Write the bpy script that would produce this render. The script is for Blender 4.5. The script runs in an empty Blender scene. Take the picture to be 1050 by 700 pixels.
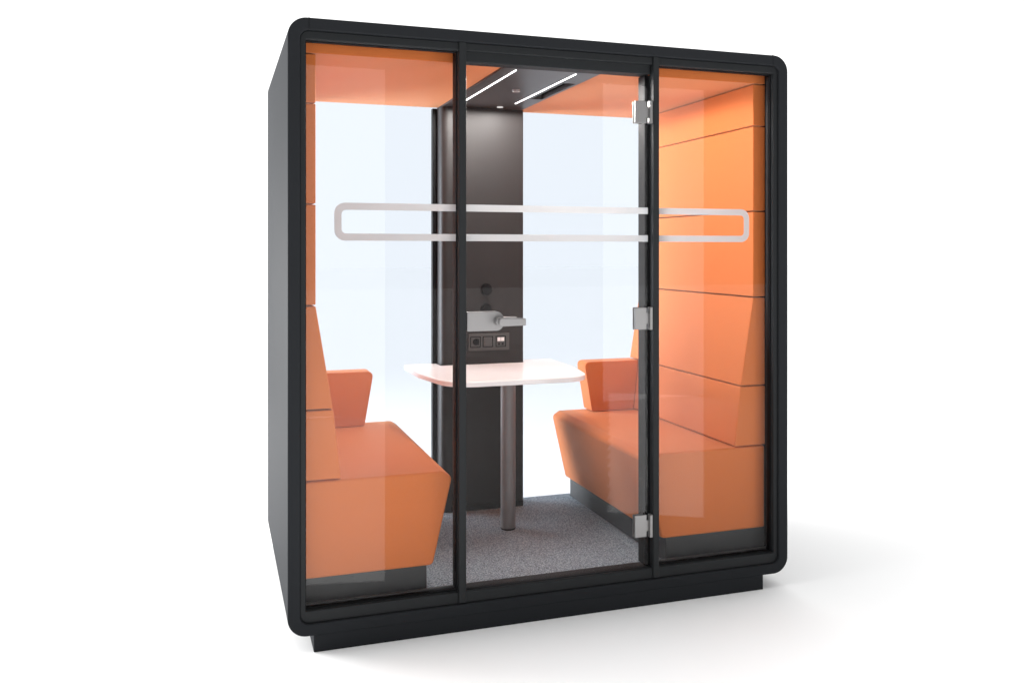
import bpy, bmesh, math
from mathutils import Vector, Matrix

S = bpy.context.scene
COL = S.collection
W, D = 2.125, 1.278          # booth width and depth
ZB, ZT = 0.061, 2.311        # underside and top of the shell
FL = 0.128                   # carpet level
GY = 0.04                    # plane of the front glazing

# ------------------------------------------------------------------ materials
def new_mat(name):
    m = bpy.data.materials.new(name); m.use_nodes = True
    nt = m.node_tree
    return m, nt, nt.nodes['Principled BSDF']

def noise_bump(nt, b, scale, strength, dist=0.001, detail=4.0):
    tc = nt.nodes.new('ShaderNodeTexCoord')
    nz = nt.nodes.new('ShaderNodeTexNoise')
    nz.inputs['Scale'].default_value = scale
    nz.inputs['Detail'].default_value = detail
    bp = nt.nodes.new('ShaderNodeBump')
    bp.inputs['Strength'].default_value = strength
    bp.inputs['Distance'].default_value = dist
    nt.links.new(tc.outputs['Object'], nz.inputs['Vector'])
    nt.links.new(nz.outputs['Fac'], bp.inputs['Height'])
    nt.links.new(bp.outputs['Normal'], b.inputs['Normal'])
    return tc, nz

def mat_simple(name, col, rough=0.5, metal=0.0, scale=900, strength=0.15, spec=0.5, coat=0.0):
    m, nt, b = new_mat(name)
    b.inputs['Roughness'].default_value = rough
    b.inputs['Metallic'].default_value = metal
    b.inputs['Specular IOR Level'].default_value = spec
    b.inputs['Coat Weight'].default_value = coat
    tc, nz = noise_bump(nt, b, scale, strength, 0.0004)
    mx = nt.nodes.new('ShaderNodeMix'); mx.data_type = 'RGBA'
    n2 = nt.nodes.new('ShaderNodeTexNoise'); n2.inputs['Scale'].default_value = 2.3
    nt.links.new(tc.outputs['Object'], n2.inputs['Vector'])
    nt.links.new(n2.outputs['Fac'], mx.inputs['Factor'])
    mx.inputs[6].default_value = (col[0]*.93, col[1]*.93, col[2]*.93, 1)
    mx.inputs[7].default_value = (min(1, col[0]*1.07), min(1, col[1]*1.07), min(1, col[2]*1.07), 1)
    nt.links.new(mx.outputs[2], b.inputs['Base Color'])
    return m

def mat_fabric(name, col):
    m, nt, b = new_mat(name)
    b.inputs['Roughness'].default_value = 0.6
    b.inputs['Specular IOR Level'].default_value = 0.2
    b.inputs['Specular Tint'].default_value = (1, .72, .45, 1)
    b.inputs['Sheen Weight'].default_value = 0.3
    b.inputs['Sheen Roughness'].default_value = 0.45
    b.inputs['Sheen Tint'].default_value = (1, .78, .5, 1)
    tc, nz = noise_bump(nt, b, 1100, 0.16, 0.0005, 2)
    mx = nt.nodes.new('ShaderNodeMix'); mx.data_type = 'RGBA'
    n2 = nt.nodes.new('ShaderNodeTexNoise'); n2.inputs['Scale'].default_value = 420
    nt.links.new(tc.outputs['Object'], n2.inputs['Vector'])
    nt.links.new(n2.outputs['Fac'], mx.inputs['Factor'])
    mx.inputs[6].default_value = (col[0]*.86, col[1]*.82, col[2]*.8, 1)
    mx.inputs[7].default_value = (min(1, col[0]*1.1), col[1]*1.15, col[2]*1.2, 1)
    nt.links.new(mx.outputs[2], b.inputs['Base Color'])
    return m

def mat_carpet():
    m, nt, b = new_mat('grey carpet')
    b.inputs['Roughness'].default_value = 1.0
    b.inputs['Specular IOR Level'].default_value = 0.1
    tc, nz = noise_bump(nt, b, 170, 0.9, 0.003, 6)
    cr = nt.nodes.new('ShaderNodeValToRGB')
    cr.color_ramp.elements[0].position = .36; cr.color_ramp.elements[0].color = (.105, .132, .152, 1)
    cr.color_ramp.elements[1].position = .64; cr.color_ramp.elements[1].color = (.42, .505, .575, 1)
    nt.links.new(nz.outputs['Fac'], cr.inputs['Fac'])
    nt.links.new(cr.outputs['Color'], b.inputs['Base Color'])
    return m

def mat_glass(name, tint, ior, rough=0.0):
    # clear pane: light passes straight through, a Fresnel share is mirrored
    m = bpy.data.materials.new(name); m.use_nodes = True
    nt = m.node_tree; nt.nodes.clear()
    out = nt.nodes.new('ShaderNodeOutputMaterial')
    mix = nt.nodes.new('ShaderNodeMixShader')
    tr = nt.nodes.new('ShaderNodeBsdfTransparent'); tr.inputs[0].default_value = (*tint, 1)
    gl = nt.nodes.new('ShaderNodeBsdfGlossy'); gl.inputs['Roughness'].default_value = rough
    fr = nt.nodes.new('ShaderNodeFresnel'); fr.inputs['IOR'].default_value = ior
    nt.links.new(fr.outputs[0], mix.inputs[0]); nt.links.new(tr.outputs[0], mix.inputs[1])
    nt.links.new(gl.outputs[0], mix.inputs[2]); nt.links.new(mix.outputs[0], out.inputs[0])
    return m

def mat_film():
    m = bpy.data.materials.new('frosted film'); m.use_nodes = True
    nt = m.node_tree; nt.nodes.clear()
    out = nt.nodes.new('ShaderNodeOutputMaterial')
    mix = nt.nodes.new('ShaderNodeMixShader'); mix.inputs[0].default_value = 0.97
    tr = nt.nodes.new('ShaderNodeBsdfTransparent'); tr.inputs[0].default_value = (.7, .7, .7, 1)
    mix2 = nt.nodes.new('ShaderNodeMixShader'); mix2.inputs[0].default_value = 0.48
    df = nt.nodes.new('ShaderNodeBsdfDiffuse'); df.inputs[0].default_value = (.57, .58, .59, 1)
    tl = nt.nodes.new('ShaderNodeBsdfTranslucent'); tl.inputs[0].default_value = (.57, .58, .59, 1)
    nt.links.new(df.outputs[0], mix2.inputs[1]); nt.links.new(tl.outputs[0], mix2.inputs[2])
    nt.links.new(tr.outputs[0], mix.inputs[1]); nt.links.new(mix2.outputs[0], mix.inputs[2])
    nt.links.new(mix.outputs[0], out.inputs[0])
    return m

def mat_emit(name, col, s):
    m = bpy.data.materials.new(name); m.use_nodes = True
    nt = m.node_tree; nt.nodes.clear()
    out = nt.nodes.new('ShaderNodeOutputMaterial'); e = nt.nodes.new('ShaderNodeEmission')
    e.inputs[0].default_value = (*col, 1); e.inputs[1].default_value = s
    nt.links.new(e.outputs[0], out.inputs[0])
    return m

M_SHELL = mat_simple('charcoal lacquer', (.022, .0235, .026), .48, 0, 700, .12, spec=.1)
M_SHELL.node_tree.nodes['Principled BSDF'].inputs['IOR'].default_value = 1.135
M_FRAME = mat_simple('charcoal powder coat', (.0135, .015, .0165), .6, 0, 900, .15, spec=.2)
M_BLACK = mat_simple('black rubber', (.006, .006, .007), .6, spec=.12)
M_CEIL = mat_simple('dark laminate', (.045, .041, .043), .4, 0, 400, .1)
M_PILLAR = mat_simple('dark brown grey laminate', (.019, .0165, .0165), .5, 0, 400, .1, spec=.22)
M_BASE = mat_simple('charcoal laminate', (.013, .0135, .0145), .6)
M_FABRIC = mat_fabric('orange wool', (.57, .153, .041))
M_CARPET = mat_carpet()
M_GLASS = mat_glass('front glass', (.995, .997, .998), 1.215)
M_BGLASS = mat_glass('blue tinted back glass', (.790, .817, .850), 1.03)
M_FILM = mat_film()
M_STEEL = mat_simple('satin steel', (.25, .245, .245), .42, .6, 900, .1)
M_HANDLE = mat_simple('satin nickel', (.27, .262, .262), .45, .5, 900, .1)
M_LEG = mat_simple('grey lacquered steel', (.17, .155, .155), .5)
M_TABLE = mat_simple('white laminate', (.86, .84, .84), .28, 0, 300, .05)
M_RAIL = mat_simple('dark anodised rail', (.07, .075, .08), .3, .3)
M_LED = mat_emit('lit LED diffuser', (1, .97, .95), 9)
M_SPOT = mat_emit('lit downlight', (1, .96, .93), .8)
M_PORT = mat_simple('white port insert', (.75, .72, .72), .4)
M_SOCK = mat_simple('grey socket plastic', (.045, .041, .039), .45)

def mat_ground():
    m, nt, b = new_mat('white studio floor')
    b.inputs['Base Color'].default_value = (.9, .9, .9, 1)
    b.inputs['Roughness'].default_value = .85
    b.inputs['Specular IOR Level'].default_value = .1
    noise_bump(nt, b, 60, .05, .0005)
    return m
M_GROUND = mat_ground()

# ------------------------------------------------------------------ mesh helpers
class MB:
    def __init__(s): s.bm = bmesh.new()
    def box(s, a, b, mi=0):
        x0, y0, z0 = a; x1, y1, z1 = b
        v = [s.bm.verts.new(p) for p in ((x0,y0,z0),(x1,y0,z0),(x1,y1,z0),(x0,y1,z0),(x0,y0,z1),(x1,y0,z1),(x1,y1,z1),(x0,y1,z1))]
        for f in ((0,3,2,1),(4,5,6,7),(0,1,5,4),(1,2,6,5),(2,3,7,6),(3,0,4,7)):
            s.bm.faces.new([v[i] for i in f]).material_index = mi
        return s
    def prism_y(s, pts, y0, y1, mi=0):          # outline in x,z
        a = [s.bm.verts.new((x, y0, z)) for x, z in pts]; b = [s.bm.verts.new((x, y1, z)) for x, z in pts]
        n = len(pts)
        s.bm.faces.new(a).material_index = mi; s.bm.faces.new(b[::-1]).material_index = mi
        for i in range(n):
            j = (i+1) % n; s.bm.faces.new((a[j], a[i], b[i], b[j])).material_index = mi
        return s
    def prism_z(s, pts, z0, z1, mi=0):
        a = [s.bm.verts.new((x, y, z0)) for x, y in pts]; b = [s.bm.verts.new((x, y, z1)) for x, y in pts]
        n = len(pts)
        s.bm.faces.new(a[::-1]).material_index = mi; s.bm.faces.new(b).material_index = mi
        for i in range(n):
            j = (i+1) % n; s.bm.faces.new((a[i], a[j], b[j], b[i])).material_index = mi
        return s
    def ring_y(s, outer, inner, y0, y1, mi=0):   # frame with a hole, outlines in x,z of equal length
        n = len(outer)
        oa = [s.bm.verts.new((x, y0, z)) for x, z in outer]; ia = [s.bm.verts.new((x, y0, z)) for x, z in inner]
        ob = [s.bm.verts.new((x, y1, z)) for x, z in outer]; ib = [s.bm.verts.new((x, y1, z)) for x, z in inner]
        for i in range(n):
            j = (i+1) % n
            for q in ((oa[i],oa[j],ia[j],ia[i]), (ob[j],ob[i],ib[i],ib[j]), (oa[j],oa[i],ob[i],ob[j]), (ia[i],ia[j],ib[j],ib[i])):
                s.bm.faces.new(q).material_index = mi
        return s
    def cyl(s, p, axis, r, l, n=32, r2=None, mi=0):
        q = Vector(axis).normalized().to_track_quat('Z', 'Y').to_matrix().to_4x4()
        mt = Matrix.Translation(Vector(p)) @ q @ Matrix.Translation((0, 0, l/2))
        r_ = bmesh.ops.create_cone(s.bm, cap_ends=True, segments=n, radius1=r, radius2=r if r2 is None else r2, depth=l, matrix=mt)
        fs = {f for v in r_['verts'] for f in v.link_faces}
        for f in fs: f.material_index = mi
        return s
    def build(s, name, mats, parent=None, bevel=0.0, seg=3, label=None, smooth=True):
        bmesh.ops.recalc_face_normals(s.bm, faces=s.bm.faces)
        me = bpy.data.meshes.new(name)
        if smooth:
            for f in s.bm.faces: f.smooth = True
        if not isinstance(mats, (list, tuple)): mats = [mats]
        # mesh origin at the base of the shape
        xs = [v.co for v in s.bm.verts]
        c = Vector(((min(v.x for v in xs)+max(v.x for v in xs))/2, (min(v.y for v in xs)+max(v.y for v in xs))/2, min(v.z for v in xs)))
        bmesh.ops.translate(s.bm, verts=s.bm.verts, vec=-c)
        s.bm.to_mesh(me); s.bm.free()
        for m in mats: me.materials.append(m)
        o = bpy.data.objects.new(name, me); COL.objects.link(o)
        if parent is not None:
            o.parent = parent; o.location = c - ABS[parent.name]
        else: o.location = c
        ABS[o.name] = c
        if smooth: me.set_sharp_from_angle(angle=math.radians(32))
        if bevel > 0:
            md = o.modifiers.new('edge', 'BEVEL'); md.width = bevel; md.segments = seg
            md.limit_method = 'ANGLE'; md.angle_limit = math.radians(32); md.harden_normals = True
        if label: o['label'] = label
        return o
ABS = {}

def thing(name, label, cat, loc, group=None):
    o = bpy.data.objects.new(name, None); COL.objects.link(o)
    o.location = loc; ABS[o.name] = Vector(loc); o.empty_display_size = .1
    o['label'] = label; o['category'] = cat
    if group: o['group'] = group
    return o

def rrect(x0, z0, x1, z1, r, n=10):
    pts = []
    for cx, cz, a0 in ((x1-r, z0+r, -90), (x1-r, z1-r, 0), (x0+r, z1-r, 90), (x0+r, z0+r, 180)):
        for k in range(n+1):
            a = math.radians(a0 + 90*k/n); pts.append((cx + r*math.cos(a), cz + r*math.sin(a)))
    return pts

def rounded_poly(pts, rads, n=6):
    out = []; N = len(pts)
    for i in range(N):
        p = Vector(pts[i]); a = Vector(pts[i-1]) - p; b = Vector(pts[(i+1) % N]) - p
        r = rads[i]
        if r <= 0: out.append(tuple(p)); continue
        ang = a.angle(b); t = r/math.tan(ang/2)
        t = min(t, a.length*.49, b.length*.49)
        A = p + a.normalized()*t; B = p + b.normalized()*t
        for k in range(n+1):                      # quadratic corner close to an arc
            u = k/n; q = A.lerp(p, u).lerp(p.lerp(B, u), u); out.append(tuple(q))
    return out

# ------------------------------------------------------------------ the setting
g = MB()
# studio sweep: one level white sheet
g.box((-45, -30, -.05), (55, 70, 0))
ground = g.build('ground', M_GROUND, smooth=False); ground['kind'] = 'structure'

# ------------------------------------------------------------------ the booth
booth = thing('meeting_booth', 'charcoal framed meeting booth with glass front and door, orange lining and dark pillar', 'booth', (W/2, D/2, 0))

# shell: one extruded rounded ring
o = rrect(0, ZB, W, ZT, .069, 14); i = rrect(.045, ZB+.043, W-.045, ZT-.045, .032, 14)
sh = MB().ring_y(o, i, 0, D)
shell = sh.build('shell', M_SHELL, booth, .006, 3)
for x in (.076, W-.076):                            # hairline joints where corner pieces meet the straight ones
    MB().box((x-.0009, -.0006, ZT-.0445), (x+.0009, D*.99, ZT+.0006)).build('shell_joint', M_BLACK, shell, smooth=False)

MB().box((.093, .002, 0), (2.0, D-.07, ZB+.002)).build('plinth', M_SHELL, booth, .0025, 2)

# glazing frame: recessed ring, mullions, door head
fx0, fx1, fz0, fz1 = .045, W-.045, ZB+.043, ZT-.045
fr = MB().ring_y(rrect(fx0, fz0, fx1, fz1, .032, 8), rrect(.0645, .148, W-.0645, 2.234, .004, 8), .013, .075)
gf = fr.build('glazing_frame', M_FRAME, booth, .004, 3)
# black gasket inside each opening
def gasket(name, x0, x1, z0, z1, y0, y1, t, parent):
    return MB().ring_y(rrect(x0, z0, x1, z1, .002, 2), rrect(x0+t, z0+t, x1-t, z1-t, .002, 2), y0, y1).build(name, M_BLACK, parent)
MB().box((.641, .004, fz0+.004), (.670, .105, 2.266)).build('mullion', M_FRAME, booth, .003, 2)
post = MB()
post.box((1.473, .004, fz0+.004), (1.500, .045, 2.266))
MB().box((1.453, .0455, .1505), (1.4995, .105, 2.1955)).build('door_stop', M_BLACK, booth, .002, 2)
post.build('mullion', M_FRAME, booth, .003, 2)
MB().box((.671, .028, 2.196), (1.472, .095, 2.266)).build('door_header', M_FRAME, booth, .003, 2)
MB().box((.671, .026, .120), (1.472, .095, .150)).build('threshold', M_FRAME, booth, .003, 2)

OX0, OX1 = .0645, W-.0645
BZ0, BZ1 = 1.500, 1.642      # frosted band outer bottom and top
BT = .027
def stripe_left(x0, x1, r):      # three-sided piece: U shape, open on one end
    n = 8; pts = []
    def arc(cx, cz, rr, a0, a1):
        return [(cx+rr*math.cos(math.radians(a0+(a1-a0)*k/n)), cz+rr*math.sin(math.radians(a0+(a1-a0)*k/n))) for k in range(n+1)]
    out = [(x1, BZ1)] + arc(x0+r, BZ1-r, r, 90, 180) + arc(x0+r, BZ0+r, r, 180, 270) + [(x1, BZ0)]
    ri = r-BT*.85
    inn = [(x1, BZ1-BT)] + arc(x0+BT+ri, BZ1-BT-ri, ri, 90, 180) + arc(x0+BT+ri, BZ0+BT+ri, ri, 180, 270) + [(x1, BZ0+BT)]
    return out, inn
def strip_mesh(out, inn, y0, y1):
    m = MB(); b = m.bm; n = len(out)
    oa = [b.verts.new((x, y0, z)) for x, z in out]; ia = [b.verts.new((x, y0, z)) for x, z in inn]
    for k in range(n-1): b.faces.new((oa[k], oa[k+1], ia[k+1], ia[k]))
    return m

def pane(name, x0, x1, z0, z1, parent, gasket_on=True):
    p = MB().box((x0, GY, z0), (x1, GY+.008, z1)).build(name, M_GLASS, parent, smooth=False)
    return p
pl = pane('glass_pane', OX0-.006, .641, .142, 2.240, booth)
out, inn = stripe_left(.171, .6405, .040)
strip_mesh(out, inn, GY-.0012, 0).build('frosted_band', M_FILM, pl, smooth=False)
gasket('gasket', OX0, .6408, .1482, 2.2338, GY-.005, GY+.014, .004, pl)
pr = pane('glass_pane', 1.500, OX1+.006, .142, 2.240, booth)
out, inn = stripe_left(.171, .6245, .040)
strip_mesh([(W-x, z) for x, z in out], [(W-x, z) for x, z in inn], GY-.0012, 0).build('frosted_band', M_FILM, pr, smooth=False)
gasket('gasket', 1.5002, OX1, .1482, 2.2338, GY-.005, GY+.014, .004, pr)
# inner rail under each fixed pane
for a, b_ in ((.05, .64), (1.501, W-.05)):
    MB().prism_y(rrect(a, FL, b_, FL+.022, .004, 3), .078, .096).build('floor_rail', M_RAIL, booth, .004, 3)

# door leaf
door = bpy.data.objects.new('door', None); COL.objects.link(door); door.parent = booth
door.location = Vector((1.455, GY, .15)) - ABS[booth.name]; ABS['door'] = Vector((1.455, GY, .15)); door.empty_display_size = .05
MB().box((.674, GY-.006, .1475), (1.462, GY+.002, 2.204)).build('glass_leaf', M_GLASS, door, smooth=False)
b = MB()
for z0 in (BZ0, BZ1-BT): b.bm.faces.new([b.bm.verts.new(p) for p in ((.6745, GY-.0072, z0), (1.4615, GY-.0072, z0), (1.4615, GY-.0072, z0+BT), (.6745, GY-.0072, z0+BT))])
b.build('frosted_band', M_FILM, door, smooth=False)
for zc in (2.037, 1.182, .322):
    h = MB()
    h.box((1.398, GY-.017, zc-.046), (1.452, GY-.0075, zc+.046))            # leaf clamped on the glass
    h.box((1.448, GY-.017, zc-.023), (1.464, GY-.006, zc+.023))             # knuckle
    h.box((1.461, GY-.030, zc-.047), (1.477, GY-.004, zc+.047))             # leaf on the post
    h.box((1.398, GY+.0035, zc-.046), (1.446, GY+.009, zc+.046))            # inner counter plate
    h.build('hinge', M_STEEL, door, .0025, 2)
# lock case with lever
lk = MB()
prof = rounded_poly([(.676, 1.150), (.812, 1.150), (.835, 1.187), (.812, 1.225), (.676, 1.225)], [.003, .03, .02, .03, .003], 8)
lk.prism_y(prof, GY-.024, GY-.0065)
case = lk.build('lock_case', M_HANDLE, door, .003, 3)
lv = MB()
lv.cyl((.800, GY-.022, 1.187), (0, -1, 0), .017, .040, 32)
lv.prism_y(rounded_poly([(.790, 1.170), (.900, 1.172), (.900, 1.200), (.790, 1.204)], [.015, .006, .006, .015], 6), GY-.078, GY-.060)
lever = lv.build('lever', M_HANDLE, door, .004, 3)
lv = MB(); lv.cyl((.800, GY+.002, 1.187), (0, 1, 0), .020, .045, 32)
lv.prism_y(rounded_poly([(.790, 1.174), (.905, 1.176), (.905, 1.198), (.790, 1.200)], [.012, .006, .006, .012], 6), GY+.046, GY+.062)
lv.build('lever', M_HANDLE, door, .004, 3)
MB().prism_y(prof, GY+.0025, GY+.014).build('lock_case', M_HANDLE, door, .003, 3)

# back wall: rim and tinted pane
MB().ring_y(rrect(.045, ZB+.043, W-.045, ZT-.045, .032, 8), rrect(.066, FL-.006, W-.066, ZT-.06, .02, 8), 1.226, D-.01).build('back_frame', M_FRAME, booth, .003, 2)
MB().box((.06, 1.247, FL-.010), (W-.06, 1.255, ZT-.055)).build('back_pane', M_BGLASS, booth, smooth=False)

# floor slab with carpet
MB().box((.047, .078, ZB+.045), (W-.047, 1.243, FL)).build('carpet', M_CARPET, booth, smooth=False)

# lining: side cushions and ceiling cushions
LY0, LY1 = .100, 1.205
CZ = 2.204
LX = .110
def mx(p, right): return [(W-x, z) for x, z in p] if right else p
G = .0026
for right in (False, True):
    for z0, z1 in ((2.016, CZ-.002), (1.638, 2.016), (1.257, 1.638)):
        MB().prism_y(mx([(.047, z0+G), (LX, z0+G), (LX, z1-G), (.047, z1-G)], right), LY0, LY1).build('wall_cushion', M_FABRIC, booth, .004, 3)
cx0, cx1 = .852, 1.276
MB().box((.047, LY0, CZ), (cx0-.001, LY1, ZT-.047)).build('ceiling_cushion', M_FABRIC, booth, .0035, 3)
MB().box((cx1+.001, LY0, CZ), (W-.047, LY1, ZT-.047)).build('ceiling_cushion', M_FABRIC, booth, .0035, 3)
cp = MB()
# ceiling panel with a recessed slot along its right edge
cp.box((cx0, .096, CZ-.006), (1.205, 1.225, CZ+.05))
cp.box((1.205, .096, CZ-.006), (cx1, .33, CZ+.05))
cp.box((1.205, .76, CZ-.006), (cx1, 1.225, CZ+.05))
cp.box((1.262, .33, CZ-.006), (cx1, .76, CZ+.05))
cpo = cp.build('ceiling_panel', M_CEIL, booth, smooth=False)
vt = MB().box((1.206, .331, CZ+.030), (1.261, .759, CZ+.048))
for k in range(14):
    y = .345 + k*.030
    vt.box((1.206, y, CZ+.014), (1.261, y+.006, CZ+.0298))
vt.build('vent', M_BLACK, cpo, smooth=False)
for xc, y0, y1 in ((.915, .13, .93), (1.178, .13, .915)):
    MB().box((xc-.003, y0, CZ-.0075), (xc+.003, y1, CZ-.0065)).build('light_strip', M_LED, cpo, smooth=False)
sp = MB(); sp.cyl((1.056, .545, CZ-.019), (0, 0, 1), .016, .0125, 28, .020)
sp.build('sensor', M_LEG, cpo, .002, 2)
MB().cyl((1.135, 1.035, CZ-.0095), (0, 0, 1), .016, .003, 28).build('downlight', M_SPOT, cpo)

# pillar
PX0, PX1, PY = .842, 1.286, 1.100
pp = rounded_poly([(PX0, 1.222), (PX0, PY), (PX1, PY), (PX1, 1.222)], [0, .048, .012, 0], 10)
pil = MB().prism_z(pp, FL+.001, CZ-.0065).build('pillar', M_PILLAR, booth)
MB().box((PX0-.022, 1.190, FL+.001), (PX0-.0005, 1.2255, CZ-.0065)).build('pillar_trim', M_BLACK, pil, smooth=False)
MB().prism_z([(PX0+.05, PY-.004), (PX1-.004, PY-.004), (PX1-.004, PY-.0005), (PX0+.05, PY-.0005)], FL+.0015, FL+.03).build('skirting', M_BLACK, pil, smooth=False)
# power sockets: faceplate with three inserts
px = MB().box((.985, PY-.006, .948), (1.205, PY-.0005, 1.036)).build('socket_plate', M_SOCK, pil, .002, 2)
for k, xc in enumerate((1.021, 1.088, 1.158)):
    s = MB()
    s.ring_y(rrect(xc-.028, .965, xc+.028, 1.022, .003, 3), rrect(xc-.024, .969, xc+.024, 1.018, .003, 3), PY-.0085, PY-.0055)
    if k == 0:
        s.cyl((xc+.003, PY-.0058, .994), (0, -1, 0), .017, .002, 28)
        s.box((xc+.012, PY-.012, .978), (xc+.017, PY-.006, 1.010)); s.box((xc-.006, PY-.010, .992), (xc+.002, PY-.006, .998))
    if k == 2:
        s.cyl((xc-.010, PY-.0058, .980), (0, -1, 0), .0055, .003, 16); s.cyl((xc+.010, PY-.0058, .980), (0, -1, 0), .0055, .003, 16)
    s.build('socket', M_BLACK, pil, smooth=False)
    if k == 1: MB().box((xc-.021, PY-.0085, .972), (xc+.021, PY-.0062, 1.015)).build('cover', M_SOCK, pil, .001, 2)
    if k == 2:
        q = MB().box((xc-.018, PY-.0095, .995), (xc-.0015, PY-.0062, 1.014)); q.box((xc+.0015, PY-.0095, .995), (xc+.018, PY-.0062, 1.014))
        q.build('charging_port', M_PORT, pil, smooth=False)
for zc in (1.262, 1.160):
    kn = MB(); kn.cyl((1.080, PY-.0005, zc), (0, -1, 0), .031, .006, 40); kn.cyl((1.080, PY-.0065, zc), (0, -1, 0), .026, .016, 40)
    kn.build('control_knob', M_BLACK, pil, .002, 2)

# ------------------------------------------------------------------ sofas
def sofa(right, label):
    t = thing('sofa', label, 'sofa', ((W-.32) if right else .32, .65, FL+.0005), 'orange sofas inside the booth')
    M = (lambda p: mx(p, right))
    # seat: flat top, undercut nose, soft corners
    sp_ = rounded_poly([(.0472, .232), (.562, .232), (.640, .572), (.600, .5965), (.0472, .5965)], [0, .022, .026, .030, 0], 8)
    sm = MB(); sm.prism_y(M(sp_), LY0+.002, LY1)
    seat = sm.build('seat', M_FABRIC, t, .010, 4)
    # base set back under the seat
    MB().prism_y(M([(.0475, FL+.0008), (.538, FL+.0008), (.538, .2318), (.0475, .2318)]), LY0+.010, LY1-.01).build('base', M_BASE, t, .002, 2)
    # two backrest cushions forming a wedge
    MB().prism_y(M([(.0475, .8675), (.1740, .8675), (LX, 1.2540), (.0475, 1.2540)]), LY0, LY1).build('backrest_cushion', M_FABRIC, t, .0045, 3)
    MB().prism_y(M([(.0475, .6015), (.204, .6015), (.1755, .8625), (.0475, .8625)]), LY0-.001, LY1).build('backrest_cushion', M_FABRIC, t, .0045, 3)
    # armrest at the far end
    ap = rounded_poly([(.2065, .600), (.452, .600), (.497, .866), (.1795, .866)], [.003, .012, .030, .003], 8)
    MB().prism_y(M(ap), 1.092, 1.203).build('armrest', M_FABRIC, t, .016, 5)
    return t
sofa(False, 'orange fabric sofa against the left side wall, cut by the left fixed pane')
sofa(True, 'orange fabric sofa against the right side wall, behind the door hinges and right pane')

# ------------------------------------------------------------------ table
tb = thing('table', 'white round-cornered table on one grey round leg, fixed to the dark pillar', 'table', (1.085, .76, FL), None)
TZ = .880
out = rounded_poly([(.668, 1.20), (.668, .86), (.735, .500), (1.405, .500), (1.472, .86), (1.472, 1.20),
                    (PX1+.003, 1.20), (PX1+.003, PY-.0045), (PX0-.003, PY-.0045), (PX0-.003, 1.188), (PX0-.03, 1.188), (PX0-.03, 1.20)],
                   [.02, .25, .16, .16, .25, .02, 0, 0, 0, 0, 0, 0], 12)
MB().prism_z(out, TZ-.024, TZ).build('tabletop', M_TABLE, tb, .004, 3)
MB().cyl((1.088, .76, FL+.008), (0, 0, 1), .036, TZ-.0245-FL-.008, 48).build('leg', M_LEG, tb, .002, 2)
MB().cyl((1.088, .76, FL+.0005), (0, 0, 1), .034, .0073, 48, .037).build('foot', M_BLACK, tb)
MB().box((1.01, .69, TZ-.031), (1.166, .83, TZ-.0246)).build('mounting_plate', M_BLACK, tb, .001, 2)

# ------------------------------------------------------------------ light
w = bpy.data.worlds.new('World'); S.world = w; w.use_nodes = True
nt = w.node_tree; nt.nodes.clear()
N = nt.nodes.new; L = nt.links.new
wo = N('ShaderNodeOutputWorld'); bg = N('ShaderNodeBackground'); L(bg.outputs[0], wo.inputs[0])
tc = N('ShaderNodeTexCoord'); sx = N('ShaderNodeSeparateXYZ'); L(tc.outputs['Generated'], sx.inputs[0])
def mr(sock, a, b, c, d):
    n = N('ShaderNodeMapRange'); n.interpolation_type = 'SMOOTHSTEP'; L(sock, n.inputs[0])
    for k, v in enumerate((a, b, c, d)): n.inputs[k+1].default_value = v
    return n.outputs[0]
def mth(op, a, b):
    n = N('ShaderNodeMath'); n.operation = op
    for k, v in enumerate((a, b)):
        if isinstance(v, (int, float)): n.inputs[k].default_value = v
        else: L(v, n.inputs[k])
    return n.outputs[0]
side = mr(sx.outputs['Y'], -.45, .15, FRONT := .04, 1.40)     # white studio wall behind, dark studio in front
top = mr(sx.outputs['Z'], .55, .95, 0.0, .85)                 # world brightened overhead, added to keep the ground white
left = mr(sx.outputs['X'], -.80, -.38, 3.4, 0.0)             # added world brightness on the left, out of frame, lighting the interior
right = mr(sx.outputs['X'], .80, .97, 0.0, 1.8)              # weaker fill from the right
L(mth('ADD', mth('ADD', mth('ADD', side, top), right), mth('MULTIPLY', left, mr(sx.outputs['Y'], -.25, .2, 0.0, 1.0))), bg.inputs['Strength'])
bg.inputs['Color'].default_value = (1, 1, 1, 1)

def area(name, loc, rot, sx_, sy_, power, col=(1, 1, 1), spread=180):
    l = bpy.data.lights.new(name, 'AREA'); l.shape = 'RECTANGLE'; l.size = sx_; l.size_y = sy_
    l.energy = power; l.color = col; l.spread = math.radians(spread)
    o = bpy.data.objects.new(name, l); COL.objects.link(o); o.location = loc; o.rotation_euler = rot
    return o
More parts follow.
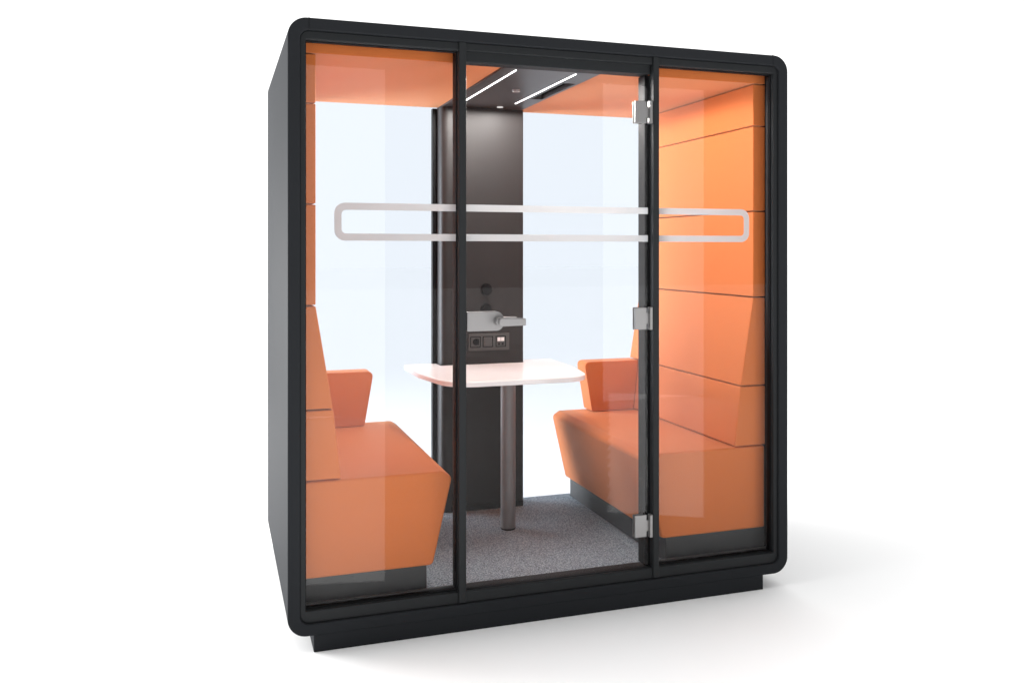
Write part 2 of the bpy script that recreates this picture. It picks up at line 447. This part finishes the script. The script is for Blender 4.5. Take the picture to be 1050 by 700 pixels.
# two tall strip softboxes behind the camera, the ones mirrored in the front glass
LR = 3.3                                   # radiance of the strips
def strip_light(xa, xb, y0, y1, n):
    """upright strip at y1 and added floor panels that carry its reflection lower in the glass, narrowing with distance from the lens axis"""
    w_, h_ = xb-xa, 3.04
    area('strip_softbox', ((xa+xb)/2, y1, .02+h_/2), (math.radians(90), 0, 0), w_, h_, math.pi*w_*h_*LR)
    cx, cy = -.249, 3.298+2*GY             # where the lens appears mirrored in the glass
    f = (cy-y0)/(cy-y1)                    # right-hand long side runs along the line through the mirrored lens
    R0, R1 = Vector((cx+(xb-cx)*f, y0)), Vector((xb, y1))
    d_ = (R1-R0); ln = d_.length; d_.normalize()
    side_ = Vector((d_.y, -d_.x))          # towards -x
    if side_.x > 0: side_ = -side_
    def width(m):
        return ((xb-xa)/(cy-y1)) * (cy-m) * math.cos(math.atan2(d_.x, -d_.y))
    for k in range(n):
        m = y0 + (y1-y0)*(k+.5)/n
        wd = width(m) if n > 1 else w_
        c = R0.lerp(R1, (k+.5)/n) + side_*wd/2
        area('reflection_fill', (c.x, c.y, .012), (math.pi, 0, math.atan2(d_.x, -d_.y)), wd, ln/n, math.pi*wd*ln/n*LR)  # added out-of-view panels, lengthening the strip's reflection down the glass
strip_light(.30, 1.178, -.5, -4.42, 1)
strip_light(3.275, 4.38, -.87, -4.42, 16)
# the light the two ceiling strips give
for xc in (.915, 1.178):
    for k in range(6):
        l = bpy.data.lights.new('strip_lamp', 'SPOT'); l.energy = 6.0; l.color = (1, .96, .92)
        l.spot_size = math.radians(179); l.spot_blend = .12; l.shadow_soft_size = 0.0
        o = bpy.data.objects.new('strip_lamp', l); COL.objects.link(o); o.location = (xc, .30 + .108*k, CZ-.012)
# large low softbox behind the booth on the left, shining through the back pane
d = Vector((1.6, .7, 1.2)) - Vector((-3.9, 4.0, 1.0))
area('window_softbox', (-3.9, 4.0, 1.0), d.to_track_quat('-Z', 'Y').to_euler(), 3.8, 1.9, 400, spread=120)

# ------------------------------------------------------------------ camera
cam = bpy.data.cameras.new('camera'); co = bpy.data.objects.new('camera', cam); COL.objects.link(co)
co.location = (-.249, -3.298, 1.463)
co.rotation_euler = (math.radians(90), 0, -math.atan2(.317, .948))
cam.sensor_width = 36; cam.lens = 911/1050*36; cam.shift_y = -93/1050
cam.clip_start = .05; cam.clip_end = 300
S.camera = co

S.render.engine = 'CYCLES'
S.cycles.use_denoising = True
S.cycles.max_bounces = 10; S.cycles.diffuse_bounces = 6; S.cycles.glossy_bounces = 5
S.cycles.transparent_max_bounces = 32
S.cycles.sample_clamp_indirect = 6
S.view_settings.view_transform = 'Standard'; S.view_settings.look = 'None'
S.view_settings.exposure = 0; S.view_settings.gamma = 1
